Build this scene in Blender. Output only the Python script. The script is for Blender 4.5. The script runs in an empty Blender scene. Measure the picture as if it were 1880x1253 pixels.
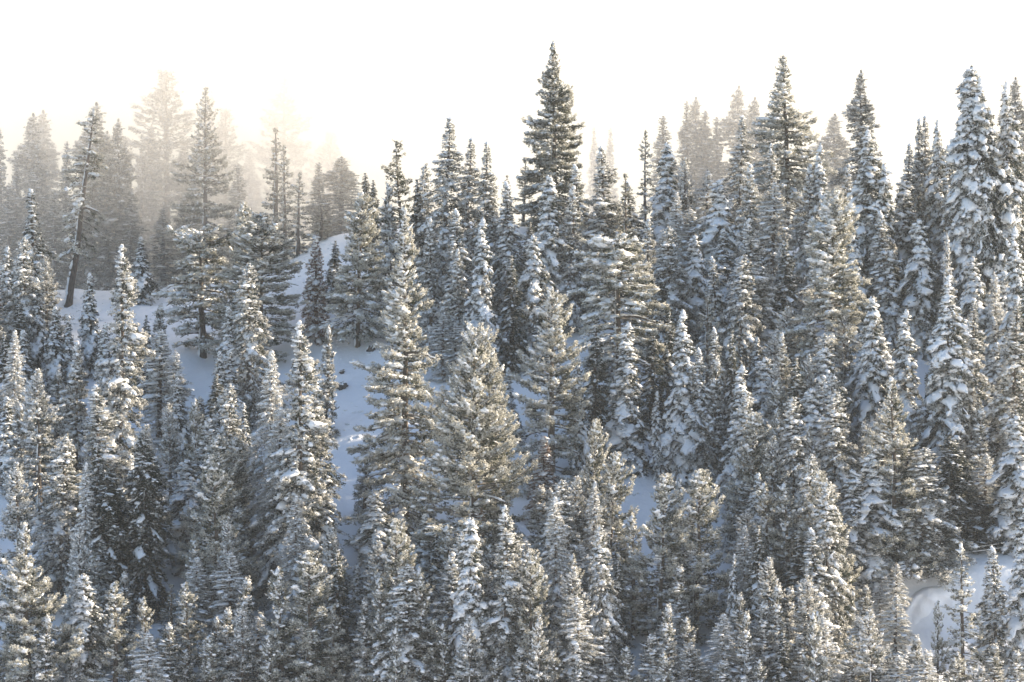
import bpy, bmesh, math, random
import numpy as np

# ------------------------------------------------------------------ camera, light, exposure
C = bpy.context.scene.collection
sc = bpy.context.scene
F = 5617.0                      # focal length in pixels of the 1880 px wide photograph
cam_d = bpy.data.cameras.new('camera')
cam_d.sensor_width = 36.0
cam_d.lens = 36.0 * F / 1880.0
cam_d.clip_start = 1.0
cam_d.clip_end = 20000.0
cam = bpy.data.objects.new('camera', cam_d)
C.objects.link(cam)
cam.location = (0, 0, 0)
cam.rotation_euler = (math.radians(90), 0, 0)
sc.camera = cam

SUN_AZ = 68.0      # degrees to the right of the viewing direction
SUN_EL = 21.5
world = bpy.data.worlds.new("World")
sc.world = world
world.use_nodes = True
nt = world.node_tree
bg = nt.nodes['Background']
sky = nt.nodes.new('ShaderNodeTexSky')
sky.sky_type = 'NISHITA'
sky.sun_disc = False
sky.sun_elevation = math.radians(SUN_EL)
sky.sun_rotation = math.radians(SUN_AZ)
sky.altitude = 0
sky.air_density = 1.0
sky.dust_density = 1.0
nt.links.new(sky.outputs[0], bg.inputs[0])
bg.inputs[1].default_value = 0.10

sun_d = bpy.data.lights.new('sun', 'SUN')
sun_d.energy = 5.0
sun_d.angle = math.radians(0.5)
sun_d.color = (1.0, 0.83, 0.60)
sun = bpy.data.objects.new('sun', sun_d)
C.objects.link(sun)
a, e = math.radians(SUN_AZ), math.radians(SUN_EL)
sd = (math.sin(a) * math.cos(e), math.cos(a) * math.cos(e), math.sin(e))   # towards the sun
from mathutils import Vector
sun.rotation_euler = Vector(sd).to_track_quat('Z', 'Y').to_euler()
sun.location = (200, 300, 200)

sc.view_settings.view_transform = 'Standard'
sc.view_settings.look = 'None'
sc.view_settings.exposure = 1.35
sc.view_settings.gamma = 1.0
sc.view_settings.use_curve_mapping = False
sc.render.engine = 'CYCLES'
sc.cycles.max_bounces = 8
sc.cycles.diffuse_bounces = 3
sc.cycles.transmission_bounces = 4
sc.cycles.transparent_max_bounces = 8
sc.cycles.volume_bounces = 4
sc.cycles.use_denoising = True

# ------------------------------------------------------------------ materials
def new_mat(name):
    m = bpy.data.materials.new(name)
    m.use_nodes = True
    n = m.node_tree.nodes
    n.clear()
    return m, n, m.node_tree.links

def snow_mat(name, col=(0.86, 0.87, 0.89), bump=0.3, scale=3.0, dirt=0.0):
    m, n, l = new_mat(name)
    out = n.new('ShaderNodeOutputMaterial')
    p = n.new('ShaderNodeBsdfPrincipled')
    p.inputs['Roughness'].default_value = 0.75
    p.inputs['Specular IOR Level'].default_value = 0.25
    tc = n.new('ShaderNodeTexCoord')
    nz = n.new('ShaderNodeTexNoise')
    nz.inputs['Scale'].default_value = scale
    nz.inputs['Detail'].default_value = 9
    l.new(tc.outputs['Object'], nz.inputs['Vector'])
    b = n.new('ShaderNodeBump')
    b.inputs['Strength'].default_value = bump
    b.inputs['Distance'].default_value = 0.25
    l.new(nz.outputs[0], b.inputs['Height'])
    l.new(b.outputs[0], p.inputs['Normal'])
    cr = n.new('ShaderNodeMix'); cr.data_type = 'RGBA'
    cr.inputs[6].default_value = (col[0] * .93, col[1] * .93, col[2] * .93, 1)
    cr.inputs[7].default_value = (*col, 1)
    l.new(nz.outputs[0], cr.inputs[0])
    l.new(cr.outputs[2], p.inputs['Base Color'])
    l.new(p.outputs[0], out.inputs[0])
    return m

def needle_mat(name, green, frost):
    """needles: dark green to hoarfrost white, by the frost each needle carries"""
    m, n, l = new_mat(name)
    out = n.new('ShaderNodeOutputMaterial')
    at = n.new('ShaderNodeAttribute'); at.attribute_name = 'frost'
    cr = n.new('ShaderNodeMix'); cr.data_type = 'RGBA'
    cr.inputs[6].default_value = (*green, 1)
    cr.inputs[7].default_value = (*frost, 1)
    l.new(at.outputs['Fac'], cr.inputs[0])
    d = n.new('ShaderNodeBsdfDiffuse')
    t = n.new('ShaderNodeBsdfTranslucent')
    mx = n.new('ShaderNodeMixShader'); mx.inputs[0].default_value = 0.46
    l.new(cr.outputs[2], d.inputs[0]); l.new(cr.outputs[2], t.inputs[0])
    l.new(d.outputs[0], mx.inputs[1]); l.new(t.outputs[0], mx.inputs[2])
    l.new(mx.outputs[0], out.inputs[0])
    return m

def bark_mat(name, c1, c2):
    m, n, l = new_mat(name)
    out = n.new('ShaderNodeOutputMaterial')
    p = n.new('ShaderNodeBsdfPrincipled'); p.inputs['Roughness'].default_value = 0.9
    tc = n.new('ShaderNodeTexCoord')
    mp = n.new('ShaderNodeMapping'); mp.inputs['Scale'].default_value = (6, 6, 1.2)
    nz = n.new('ShaderNodeTexNoise'); nz.inputs['Scale'].default_value = 1.5; nz.inputs['Detail'].default_value = 8
    l.new(tc.outputs['Object'], mp.inputs[0]); l.new(mp.outputs[0], nz.inputs['Vector'])
    cr = n.new('ShaderNodeValToRGB')
    cr.color_ramp.elements[0].color = (*c1, 1); cr.color_ramp.elements[0].position = .35
    cr.color_ramp.elements[1].color = (*c2, 1); cr.color_ramp.elements[1].position = .7
    l.new(nz.outputs[0], cr.inputs[0]); l.new(cr.outputs[0], p.inputs['Base Color'])
    b = n.new('ShaderNodeBump'); b.inputs['Strength'].default_value = .7; b.inputs['Distance'].default_value = .08
    l.new(nz.outputs[0], b.inputs['Height']); l.new(b.outputs[0], p.inputs['Normal'])
    l.new(p.outputs[0], out.inputs[0])
    return m

M_SNOW = snow_mat('tree_snow', (0.84, 0.86, 0.89), 0.5, 4.0)
M_GROUND = snow_mat('ground_snow', (0.84, 0.86, 0.9), 0.7, 0.9)
M_FIR = needle_mat('fir_needles', (0.03, 0.042, 0.028), (0.82, 0.81, 0.79))
M_PINE = needle_mat('pine_needles', (0.04, 0.05, 0.026), (0.82, 0.80, 0.74))
M_RED = needle_mat('dying_needles', (0.13, 0.07, 0.045), (0.72, 0.66, 0.62))
M_BARK = bark_mat('bark', (0.045, 0.035, 0.03), (0.15, 0.12, 0.10))
M_TWIG = bark_mat('twig_bark', (0.10, 0.085, 0.07), (0.30, 0.28, 0.26))
M_RIME = bark_mat('rimed_twig', (0.55, 0.53, 0.5), (0.8, 0.8, 0.8))
M_ROCK = bark_mat('rock', (0.05, 0.05, 0.05), (0.14, 0.13, 0.12))
MAT = dict(fir=M_FIR, pine=M_PINE, red=M_RED)

# ------------------------------------------------------------------ mesh helpers
def make_mesh(name, verts, faces, mat, smooth=False, frost=None, uvcol=None):
    """verts (n,3) array; faces: list of (k,m) int arrays"""
    me = bpy.data.meshes.new(name)
    faces = [f for f in faces if len(f)]
    nv = len(verts)
    me.vertices.add(nv)
    me.vertices.foreach_set('co', np.asarray(verts, dtype=np.float32).ravel())
    idx = np.concatenate([f.ravel() for f in faces]).astype(np.int32)
    tot = np.concatenate([np.full(len(f), f.shape[1], dtype=np.int32) for f in faces])
    start = np.concatenate([[0], np.cumsum(tot)[:-1]]).astype(np.int32)
    me.loops.add(len(idx))
    me.loops.foreach_set('vertex_index', idx)
    me.polygons.add(len(tot))
    me.polygons.foreach_set('loop_start', start)
    me.polygons.foreach_set('use_smooth', np.full(len(tot), smooth, dtype=bool))
    if frost is not None:
        at = me.attributes.new('frost', 'FLOAT', 'POINT')
        at.data.foreach_set('value', np.asarray(frost, dtype=np.float32))
    me.materials.append(mat)
    me.update(calc_edges=True)
    return me

def norm(v):
    return v / np.maximum(np.linalg.norm(v, axis=-1, keepdims=True), 1e-9)

def tubes(paths, radii, k=5):
    """paths: (b,n,3), radii (b,n) -> verts, quads"""
    b, n, _ = paths.shape
    t = np.zeros_like(paths)
    t[:, 1:-1] = paths[:, 2:] - paths[:, :-2]
    t[:, 0] = paths[:, 1] - paths[:, 0]
    t[:, -1] = paths[:, -1] - paths[:, -2]
    t = norm(t)
    ref = np.zeros_like(t); ref[..., 2] = 1
    vert = np.abs(t[..., 2]) > .9
    ref[vert] = (1, 0, 0)
    u = norm(np.cross(t, ref)); w = np.cross(t, u)
    an = np.arange(k) * 2 * math.pi / k
    ring = u[:, :, None, :] * np.cos(an)[None, None, :, None] + w[:, :, None, :] * np.sin(an)[None, None, :, None]
    v = paths[:, :, None, :] + ring * radii[:, :, None, None]
    v = v.reshape(-1, 3)
    bi, ni, ki = np.meshgrid(np.arange(b), np.arange(n - 1), np.arange(k), indexing='ij')
    base = bi * n * k + ni * k
    k2 = (ki + 1) % k
    q = np.stack([base + ki, base + k2, base + k + k2, base + k + ki], -1).reshape(-1, 4)
    return v, q

def _ico():
    g = (1 + 5 ** .5) / 2
    v = [(-1, g, 0), (1, g, 0), (-1, -g, 0), (1, -g, 0), (0, -1, g), (0, 1, g), (0, -1, -g), (0, 1, -g),
         (g, 0, -1), (g, 0, 1), (-g, 0, -1), (-g, 0, 1)]
    f = [(0, 11, 5), (0, 5, 1), (0, 1, 7), (0, 7, 10), (0, 10, 11), (1, 5, 9), (5, 11, 4), (11, 10, 2), (10, 7, 6),
         (7, 1, 8), (3, 9, 4), (3, 4, 2), (3, 2, 6), (3, 6, 8), (3, 8, 9), (4, 9, 5), (2, 4, 11), (6, 2, 10),
         (8, 6, 7), (9, 8, 1)]
    return norm(np.array(v, float)), np.array(f)

ICO0 = _ico()
OCT = (np.array([(1, 0, 0), (-1, 0, 0), (0, 1, 0), (0, -1, 0), (0, 0, 1), (0, 0, -1)], float),
       np.array([(0, 2, 4), (2, 1, 4), (1, 3, 4), (3, 0, 4), (2, 0, 5), (1, 2, 5), (3, 1, 5), (0, 3, 5)]))
def _sub(vf):
    v, f = vf
    v = list(map(tuple, v)); cache = {}
    def mid(a, b):
        k = (min(a, b), max(a, b))
        if k not in cache:
            m = (np.array(v[a]) + np.array(v[b])); m = m / np.linalg.norm(m)
            v.append(tuple(m)); cache[k] = len(v) - 1
        return cache[k]
    nf = []
    for a, b, c in f:
        x, y, z = mid(a, b), mid(b, c), mid(c, a)
        nf += [(a, x, z), (b, y, x), (c, z, y), (x, y, z)]
    return np.array(v), np.array(nf)
ICO1 = _sub(ICO0)
ICO3 = _sub(_sub(ICO1))

def blobs(rng, cen, ax, size, ico=ICO1, amp=.33):
    """snow clumps. cen (n,3); ax (n,3) long axis; size (n,3) = half length, half width, half thickness"""
    n = len(cen)
    if n == 0:
        return np.zeros((0, 3)), np.zeros((0, 3), int)
    V, Fc = ico
    a = norm(ax)
    ref = np.tile([0., 0., 1.], (n, 1)); bad = np.abs(a[:, 2]) > .92; ref[bad] = (0, 1, 0)
    s = norm(np.cross(a, ref)); t = np.cross(s, a)
    m = len(V)
    r = 1 + rng.normal(0, amp, (n, m))
    loc = V[None] * np.clip(r, .45, 1.7)[..., None] * size[:, None, :]
    out = cen[:, None, :] + loc[..., 0:1] * a[:, None] + loc[..., 1:2] * s[:, None] + loc[..., 2:3] * t[:, None]
    f = (Fc[None] + (np.arange(n) * m)[:, None, None]).reshape(-1, 3)
    return out.reshape(-1, 3), f

class Acc:
    def __init__(s): s.v = []; s.f = []; s.a = []; s.n = 0
    def add(s, v, f, a=None):
        if len(v) == 0: return
        s.v.append(v); s.f.append(f + s.n); s.n += len(v)
        if a is not None: s.a.append(a)
    def mesh(s, name, mat, smooth=False, frost=False):
        return make_mesh(name, np.concatenate(s.v), s.f, mat, smooth, np.concatenate(s.a) if frost else None)

# ------------------------------------------------------------------ trees
WIND = np.array([-0.86, -0.50])      # the side the storm packed with snow

def gen_tree(name, seed, H, R, prof, needles='fir', t0=.05, step=.5, per=5, droop=.6, up=.5, tuft=.42,
             blades=11, dens=1.0, frost=.45, snow=1.0, lee=.25, blob=1.0, jit=.25, bare=0.0, sideL=1., sideR=1.,
             limbs=0, gap=0.0, bend=0.0, trunk_r=None, rimed=False, spray=.36, bladew=.075, plaster=0.0, arch=0.0, pads=1.0):
    """Builds the meshes of one conifer: trunk, branches, foliage and the snow lying on it."""
    rng = np.random.default_rng(seed)
    tr = trunk_r or (0.10 + H * .0085)
    # trunk
    nz = 14
    z = np.linspace(-1.0, H, nz)
    wob = np.cumsum(rng.normal(0, .05, (nz, 2)), 0)
    wob -= wob[0]
    px = wob[:, 0] + bend * (np.clip(z, 0, H) / H) ** 2.2 * H * .18
    py = wob[:, 1]
    def trunk_at(zz):
        return np.stack([np.interp(zz, z, px), np.interp(zz, z, py), zz], -1)
    P = np.stack([px, py, z], -1)[None]
    rad = (tr * np.clip(1 - z / H, 0, 1.1) ** .8 + .025)[None]
    rad[0, 0] *= 1.35
    v, q = tubes(P, rad, 8)
    T = Acc(); T.add(v, q)
    # branches
    zs = []; zz = t0 * H
    while zz < H * .985:
        zs.append(zz); t = zz / H
        zz += step * (1.15 - .75 * t) * rng.uniform(.7, 1.3)
    bz = []; baz = []
    low = rng.uniform(-1, 1, (8,)); ph = rng.uniform(0, 6.28, (8,))
    for zc in zs:
        k = max(2, int(round(per * rng.uniform(.7, 1.25))))
        a0 = rng.uniform(0, 6.28)
        for i in range(k):
            if rng.random() < gap: continue
            bz.append(zc + rng.uniform(-.5, .5) * step * .5); baz.append(a0 + i * 2 * math.pi / k + rng.uniform(-.35, .35))
    bz = np.clip(np.array(bz), t0 * H * .8, H * .995); baz = np.array(baz)
    t = bz / H
    pt = np.array([p[0] for p in prof]); pr = np.array([p[1] for p in prof])
    L = np.interp(t, pt, pr) * R
    lowf = 1 + jit * .8 * sum(low[i] * np.sin(baz * (1 + i % 3) + t * (5 + 4 * i) + ph[i]) for i in range(8)) / 2.4
    zn = np.interp(t, np.linspace(0, 1, 15), rng.normal(0, 1, 15)); zr = np.interp(t, np.linspace(0, 1, 15), rng.normal(0, 1, 15))
    lowf = lowf * (1 + jit * .55 * np.where(np.cos(baz) < 0, zn, zr))
    L = L * lowf * rng.uniform(1 - jit, 1 + jit * .45, len(t))
    side = np.cos(baz)
    L = L * np.where(side < 0, 1 + (sideL - 1) * -side, 1 + (sideR - 1) * side)
    L = np.maximum(L, .16)
    B = len(L)
    d2 = np.stack([np.cos(baz), np.sin(baz)], -1)
    wind = np.clip((d2 @ WIND) * .5 + .5, 0, 1)         # 1 on the windward side
    n = 5
    s = np.linspace(0, 1, n)
    el = up * t ** 1.5 * 1.2 - droop * (1 - t) ** .6 * rng.uniform(.6, 1.3, B) + rng.normal(0, .10, B)
    if arch:
        el = el + arch * .9
    sag = -droop * (.30 + .35 * (1 - t)) * (1 + .6 * wind * snow * .6) - arch * 1.3
    hook = .25 * up
    base = trunk_at(bz)
    zc = (el[:, None] * s[None] + sag[:, None] * (s[None] ** 2) * .8 + hook * s[None] ** 4) * L[:, None]
    hx = L[:, None] * (s[None] * (1 - .12 * s[None]))
    path = base[:, None, :] + np.concatenate([d2[:, None, :] * hx[..., None], zc[..., None]], -1)
    path[..., :2] += rng.normal(0, .035, (B, n, 2)) * L[:, None, None] * s[None, :, None]
    br = np.minimum((.022 + .020 * L), tr * .5)[:, None] * (1.05 - .85 * s[None])
    isbare = rng.random(B) < bare * np.clip(1.3 - t * 1.6, 0, 1)
    BR = Acc()
    v, q = tubes(path, br, 3); BR.add(v, q)
    # foliage sprays
    cnt = np.maximum(1, np.round(1.5 * dens * L * L * (1.9 if spray > .2 else 1.2) / (tuft * tuft * 4.2) + L * 1.9 / tuft * dens)).astype(int)
    cnt = np.where(isbare, (cnt * .12).astype(int), np.minimum(cnt, 70))
    ib = np.repeat(np.arange(B), cnt)
    m = len(ib)
    inner = .12 + .25 * np.clip(1 - t, 0, 1)
    sp = inner[ib] + (1 - inner[ib]) * rng.random(m) ** .75
    si = sp * (n - 1); i0 = np.minimum(si.astype(int), n - 2); fr = (si - i0)[:, None]
    bp = path[ib, i0] * (1 - fr) + path[ib, i0 + 1] * fr
    bd = norm(path[ib, i0 + 1] - path[ib, i0])
    lat = np.stack([-d2[ib, 1], d2[ib, 0], np.zeros(m)], -1)
    lw = rng.uniform(-1, 1, m)
    width = spray * L[ib] * (1.15 - sp) + .12
    tp = bp + lat * (lw * width)[:, None]
    dz = rng.normal(0, 1, m)
    tp[:, 2] += -np.abs(lw) * width * droop * .55 + dz * (.05 + .05 * np.minimum(L[ib], 3))
    acc = dz * .12 + (sp - .62) * .75           # rime on bough tops and ends, also painting shaded gaps and lit tips
    if plaster:                      # twigs hang in curtains
        tp[:, 2] -= rng.random(m) ** 1.5 * plaster * (.25 + .14 * L[ib])
    td = norm(bd * .9 + lat * (lw * .9)[:, None] + np.array([0, 0, 1.]) * (up * .55 - plaster * .5) + rng.normal(0, .38, (m, 3)))
    # rime twigs
    tl = tuft * rng.uniform(.7, 1.25, m) * (0.75 + .25 * (1 - t[ib]))
    # leader tufts at the top
    nl = 14
    lz = H * (1 - .0 ) - rng.random(nl) * .9
    lp = trunk_at(np.minimum(lz, H)); 
    ld = norm(np.array([0, 0, 1.2]) + rng.normal(0, .35, (nl, 3)))
    tp = np.concatenate([tp, lp]); td = np.concatenate([td, ld]); tl = np.concatenate([tl, np.full(nl, tuft * .7)])
    wi = np.concatenate([wind[ib], np.full(nl, .5)]); acc = np.concatenate([acc, np.full(nl, .25)])
    m = len(tp)
    # twig stubs carrying the tufts are part of the foliage mesh
    K = blades
    ti = np.repeat(np.arange(m), K)
    along = rng.random(m * K)
    rd = norm(rng.normal(0, 1, (m * K, 3)))
    bdir = norm(td[ti] * .45 + rd * 1.0)
    p0 = tp[ti] + td[ti] * ((along - .35) * tl[ti])[:, None]
    Lb = tl[ti] * rng.uniform(.30, .62, m * K)
    sv = norm(np.cross(bdir, rng.normal(0, 1, (m * K, 3)))) * (bladew * rng.uniform(.6, 1.3, m * K))[:, None]
    tip = p0 + bdir * Lb[:, None]
    mid_ = p0 + bdir * (Lb * .55)[:, None]
    p0 = p0 - bdir * (Lb * .1)[:, None]
    V = np.stack([p0, mid_ + bdir * (Lb * .25)[:, None] + sv * 1.25, tip - sv * .6], 1).reshape(-1, 3)
    nb = m * K
    q = np.arange(nb * 3).reshape(nb, 3)
    fz = np.clip((rng.normal(frost - .24, .22, m) + acc * 1.5)[ti] + (bdir[:, 2] * .16) + (wi[ti] - .5) * .22 * snow + rng.normal(0, .16, nb), 0, 1)  # frost contrast also puts shade inside the boughs and highlights on tips
    fa = np.stack([fz * .35, fz * 1.05, np.minimum(fz * 1.4, 1)], 1).ravel()
    FO = Acc(); FO.add(V, q, fa)
    # snow on the branches
    SN = Acc()
    amt = snow * (lee + (1 - lee) * wind)
    # continuous pads of snow sagging over the boughs
    pb = np.nonzero((rng.random(B) < (amt * .95 + .04) * pads) & (L > .45) & ~isbare)[0]
    if len(pb):
        q6 = np.array([.16, .34, .52, .70, .88, 1.0]); nr = len(q6); nk = 6
        si = np.clip(q6 * rng.uniform(.85, 1.0, (len(pb), 1)), 0, .9999) * (n - 1); i0 = np.minimum(si.astype(int), n - 2); fr = (si - i0)[..., None]
        cc = path[pb[:, None], i0] * (1 - fr) + path[pb[:, None], i0 + 1] * fr
        lt = np.stack([-d2[pb, 1], d2[pb, 0], np.zeros(len(pb))], -1)[:, None, None, :]
        shp = np.array([.35, .8, 1.0, 1.0, .8, .25])[None, :]
        wd_ = np.minimum(.09 + .13 * L[pb], .42)[:, None] * shp * blob * (.55 + .55 * np.minimum(amt[pb], 1.1))[:, None] * np.clip(rng.normal(.9, .5, (len(pb), nr)), .15, 2.0)
        th = wd_ * rng.uniform(.32, .6, (len(pb), nr)) * .9
        an = np.arange(nk) * 2 * math.pi / nk
        cc[..., 2] += th * .75 + .02
        cc += lt[:, :, 0] * (rng.normal(0, .35, (len(pb), nr, 1)) * wd_[..., None])
        nn = rng.normal(1, .22, (len(pb), nr, nk, 1))
        hang = np.where(np.sin(an) < 0, 1.0 + droop * .9, 1.0)
        rg = lt * (np.cos(an)[None, None, :, None] * wd_[:, :, None, None] * nn)
        rg = rg + np.array([0, 0, 1.]) * ((np.sin(an) * hang)[None, None, :, None] * th[:, :, None, None] * nn) - np.array([0, 0, 1.]) * (np.abs(np.cos(an))[None, None, :, None] * wd_[:, :, None, None] * droop * .45)
        v = (cc[:, :, None, :] + rg).reshape(-1, 3)
        bi, ni_, ki = np.meshgrid(np.arange(len(pb)), np.arange(nr - 1), np.arange(nk), indexing='ij')
        b_ = bi * nr * nk + ni_ * nk; k2_ = (ki + 1) % nk
        SN.add(v, np.stack([b_ + ki, b_ + k2_, b_ + nk + k2_, b_ + nk + ki], -1).reshape(-1, 4))
    c2 = rng.poisson(np.clip((amt * L * 2.1 / blob + amt * .5) * (1.6 - .6 * pads), 0, 14))
    c2 = np.where(isbare, c2 // 3, c2)
    jb = np.repeat(np.arange(B), c2); k = len(jb)
    if k:
        sp = .25 + .78 * rng.random(k)
        si = np.clip(sp, 0, .999) * (n - 1); i0 = np.minimum(si.astype(int), n - 2); fr = (si - i0)[:, None]
        bp = path[jb, i0] * (1 - fr) + path[jb, i0 + 1] * fr
        bd = norm(path[jb, i0 + 1] - path[jb, i0])
        lat = np.stack([-d2[jb, 1], d2[jb, 0], np.zeros(k)], -1)
        lw = rng.uniform(-1, 1, k) * .8
        width = spray * L[jb] * (1.1 - sp * .85)
        c = bp + lat * (lw * width)[:, None]
        sz = blob * rng.lognormal(-.3, .42, k) * (.125 + .05 * np.minimum(L[jb], 3.2)) * (.65 + .5 * amt[jb])
        sz = np.minimum(sz * .88, .28 + .08 * rng.random(k))
        c[:, 2] += .04 + sz * .22 - np.abs(lw) * width * droop * .5
        ax = norm(bd + lat * (lw * .8)[:, None] + np.array([0, 0, -1.]) * (.15 + .75 * droop * amt[jb])[:, None] * rng.random(k)[:, None])
        size = np.stack([sz * rng.uniform(.9, 1.5, k), sz * rng.uniform(.6, 1.0, k), sz * rng.uniform(.45, .75, k)], -1)
        bigb = sz > .30
        v, f = blobs(rng, c[bigb], ax[bigb], size[bigb]); SN.add(v, f)
        v, f = blobs(rng, c[~bigb], ax[~bigb], size[~bigb] * 1.1, ICO0, .30); SN.add(v, f)
    # snow ridge lines along limbs: small elongated lumps
    kk = rng.poisson(np.clip(L * 2.2 * (.35 + amt) * (.6 if not rimed else 1.3), 0, 16))
    jb = np.repeat(np.arange(B), kk); k = len(jb)
    if k:
        sp = rng.random(k); si = np.clip(sp, 0, .999) * (n - 1); i0 = si.astype(int); fr = (si - i0)[:, None]
        c = path[jb, i0] * (1 - fr) + path[jb, i0 + 1] * fr
        bd = norm(path[jb, i0 + 1] - path[jb, i0])
        lat = np.stack([-d2[jb, 1], d2[jb, 0], np.zeros(k)], -1)
        lw = rng.uniform(-1, 1, k) * (0.25 if rimed else .9)
        c = c + lat * (lw * spray * L[jb] * (1.1 - sp))[:, None]
        c[:, 2] += br[jb, 0] * .5 + .04 - np.abs(lw) * L[jb] * spray * droop * .3
        sz = rng.uniform(.05, .12, k) * (1.0 if not rimed else .8)
        ax = norm(bd + lat * lw[:, None] * .8)
        size = np.stack([sz * rng.uniform(1.6, 3.6, k), sz, sz * .8], -1)
        v, f = blobs(rng, c, ax, size * 1.15, OCT, .25); SN.add(v, f)
    # snow packed on the windward side of the trunk
    k = int(H * 2.0 * (.3 + snow))
    zt = rng.uniform(0, H * .97, k)
    c = trunk_at(zt); rr = tr * np.clip(1 - zt / H, 0, 1) ** .8
    wd = WIND / np.linalg.norm(WIND)
    c[:, 0] += wd[0] * rr * .8; c[:, 1] += wd[1] * rr * .8
    sz = np.maximum(rr * .75, .05)
    size = np.stack([rng.uniform(.3, .8, k), sz, sz * .6], -1)
    ax = np.tile([0., 0., 1.], (k, 1)) + rng.normal(0, .05, (k, 3))
    v, f = blobs(rng, c, ax, size, ICO0, .15); SN.add(v, f)
    # cap on the leader
    if snow > .6:
        k = 3
        c = trunk_at(np.array([H - .2, H - .5, H - .85])) + rng.normal(0, .06, (3, 3))
        size = np.tile([[.26, .15, .15]], (k, 1)) * blob
        v, f = blobs(rng, c, np.tile([0., .1, 1.], (k, 1)), size); SN.add(v, f)
    out = {'H': H, 'R': R * max(pr), 'base': trunk_at(np.array([0.]))[0]}
    out['trunk'] = T.mesh(name + '_trunk', M_BARK, True)
    out['branches'] = BR.mesh(name + '_branches', M_RIME if rimed else M_TWIG)
    out['foliage'] = FO.mesh(name + '_foliage', MAT[needles], False, True)
    out['snow'] = SN.mesh(name + '_snow', M_SNOW, True)
    # separate big limbs (each its own part)
    out['limbs'] = []
    for i in range(limbs):
        tt = t0 + .02 + (.62 - t0) * (i + rng.random() * .7) / max(1, limbs)
        azz = [math.pi, 0.15, 2.6, -.5, -2.6, .6][i % 6] + rng.uniform(-.3, .3)
        LL = float(np.interp(tt, pt, pr)) * R * rng.uniform(.6, .85)
        ss = np.linspace(0, 1, 8)
        dd = np.array([math.cos(azz), math.sin(azz)])
        zz_ = (.22 * ss - .38 * ss ** 2) * LL * (1 + droop)
        pp = trunk_at(np.full(8, tt * H)) + np.stack([dd[0] * ss * LL, dd[1] * ss * LL, zz_], -1)
        pp += rng.normal(0, .04, pp.shape) * LL * .4 * ss[:, None]
        r_ = (tr * .42) * (1.05 - .8 * ss)
        v, q = tubes(pp[None], r_[None], 6)
        a = Acc(); a.add(v, q)
        lm = a.mesh(name + '_limb', M_BARK, True)
        w_ = float(dd @ WIND) * .5 + .5
        a = Acc(); k = 10
        ii = rng.random(k) * 6.98
        c = np.stack([np.interp(ii, np.arange(8), pp[:, j]) for j in range(3)], -1)
        rr = np.interp(ii, np.arange(8), r_)
        c[:, 2] += rr * .8 + .04
        sz = (rr * .9 + .06) * (.6 + .7 * w_)
        v, f = blobs(rng, c, np.tile(pp[-1] - pp[0], (k, 1)), np.stack([np.full(k, LL * .12), sz, sz * .8], -1), ICO1, .15)
        a.add(v, f)
        out['limbs'].append((lm, a.mesh(name + '_limb_snow', M_SNOW, True)))
    return out

# ------------------------------------------------------------------ the ground
def ridge_h(x):
    return np.interp(x, [-400, -76, -57, -42, -32, -26, -19, -3, 76, 400], [4, 7.2, 7.4, 8.6, 13.0, 15.6, 17.6, 17.0, 16.0, 14.0])

def bumps(x, y):
    return (.38 * np.sin(x * .31 + 1.3 * np.sin(y * .11)) * np.sin(y * .23 + .7) + .22 * np.sin(x * .83 + y * .37 + 1.1)
            + .16 * np.sin(x * .57 - y * .71 + 2.2) + .08 * np.sin(x * 1.9 + 2 * np.sin(y * .6)) * np.sin(y * 1.7))

def ground(x, y):
    x = np.asarray(x, float); y = np.asarray(y, float)
    R = ridge_h(x)
    s = (y - 330) / 125.0
    slope = -36.8 + s * (R + 36.8)
    k = np.clip((y - 440) / 30, 0, 1); k = k * k * (3 - 2 * k)
    bench = R - .03 * (y - 455) - .00035 * np.maximum(y - 500, 0) ** 1.6
    h = np.where(y > 455, np.minimum(slope, bench), slope)
    h = h * (1 - k) + np.minimum(slope, bench) * k
    h = np.where(y > 560, bench - (y - 560) * .05, h)
    front = np.interp(y, [-3000, -200, 0, 60, 180, 300, 315], [60, 30, -1.9, -20, -58, -50, -42])
    h = np.where(y < 316, front, h)
    # the hollow of open snow in the middle of the slope
    d = ((x + 20.5) / 6) ** 2 + ((y - 410) / 16) ** 2
    h = h - 1.2 * np.exp(-d)
    # the ground falls away in front of the snow banks
    h = h - 5.0 / (1 + np.exp(-(x - 39) / 1.4)) * np.interp(y, [322, 340, 351, 354], [0, 1, 1, 0])
    return h + bumps(x, y) * np.interp(y, [300, 340, 470, 600], [.3, 1, 1, .3])

gx = np.concatenate([np.linspace(-560, -120, 25), np.arange(-110, 110.1, 1.3), np.linspace(120, 560, 25)])
gy = np.concatenate([np.linspace(-150, -75, 4), np.arange(-60, 310, 12.), np.arange(315, 520, 1.1), np.arange(525, 700, 8.), np.linspace(720, 1100, 12)])
X, Y = np.meshgrid(gx, gy, indexing='ij')
Z = ground(X, Y)
V = np.stack([X, Y, Z], -1).reshape(-1, 3)
ni, nj = X.shape
I, J = np.meshgrid(np.arange(ni - 1), np.arange(nj - 1), indexing='ij')
b0 = I * nj + J
Q = np.stack([b0, b0 + nj, b0 + nj + 1, b0 + 1], -1).reshape(-1, 4)
g = bpy.data.objects.new('ground', make_mesh('ground', V, [Q], M_GROUND, True))
g['kind'] = 'structure'
C.objects.link(g)

def on_ground(u, vb, y0=322., y1=475.):
    """the point of the slope seen at pixel (u, vb)"""
    ys = np.arange(y0, y1, .25)
    xs = (u - 940) / F * ys
    v = 626.5 - F * ground(xs, ys) / ys
    i = np.nonzero(v <= vb)[0]
    yy = ys[i[0]] if len(i) else 456.
    return (u - 940) / F * yy, float(yy)

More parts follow.
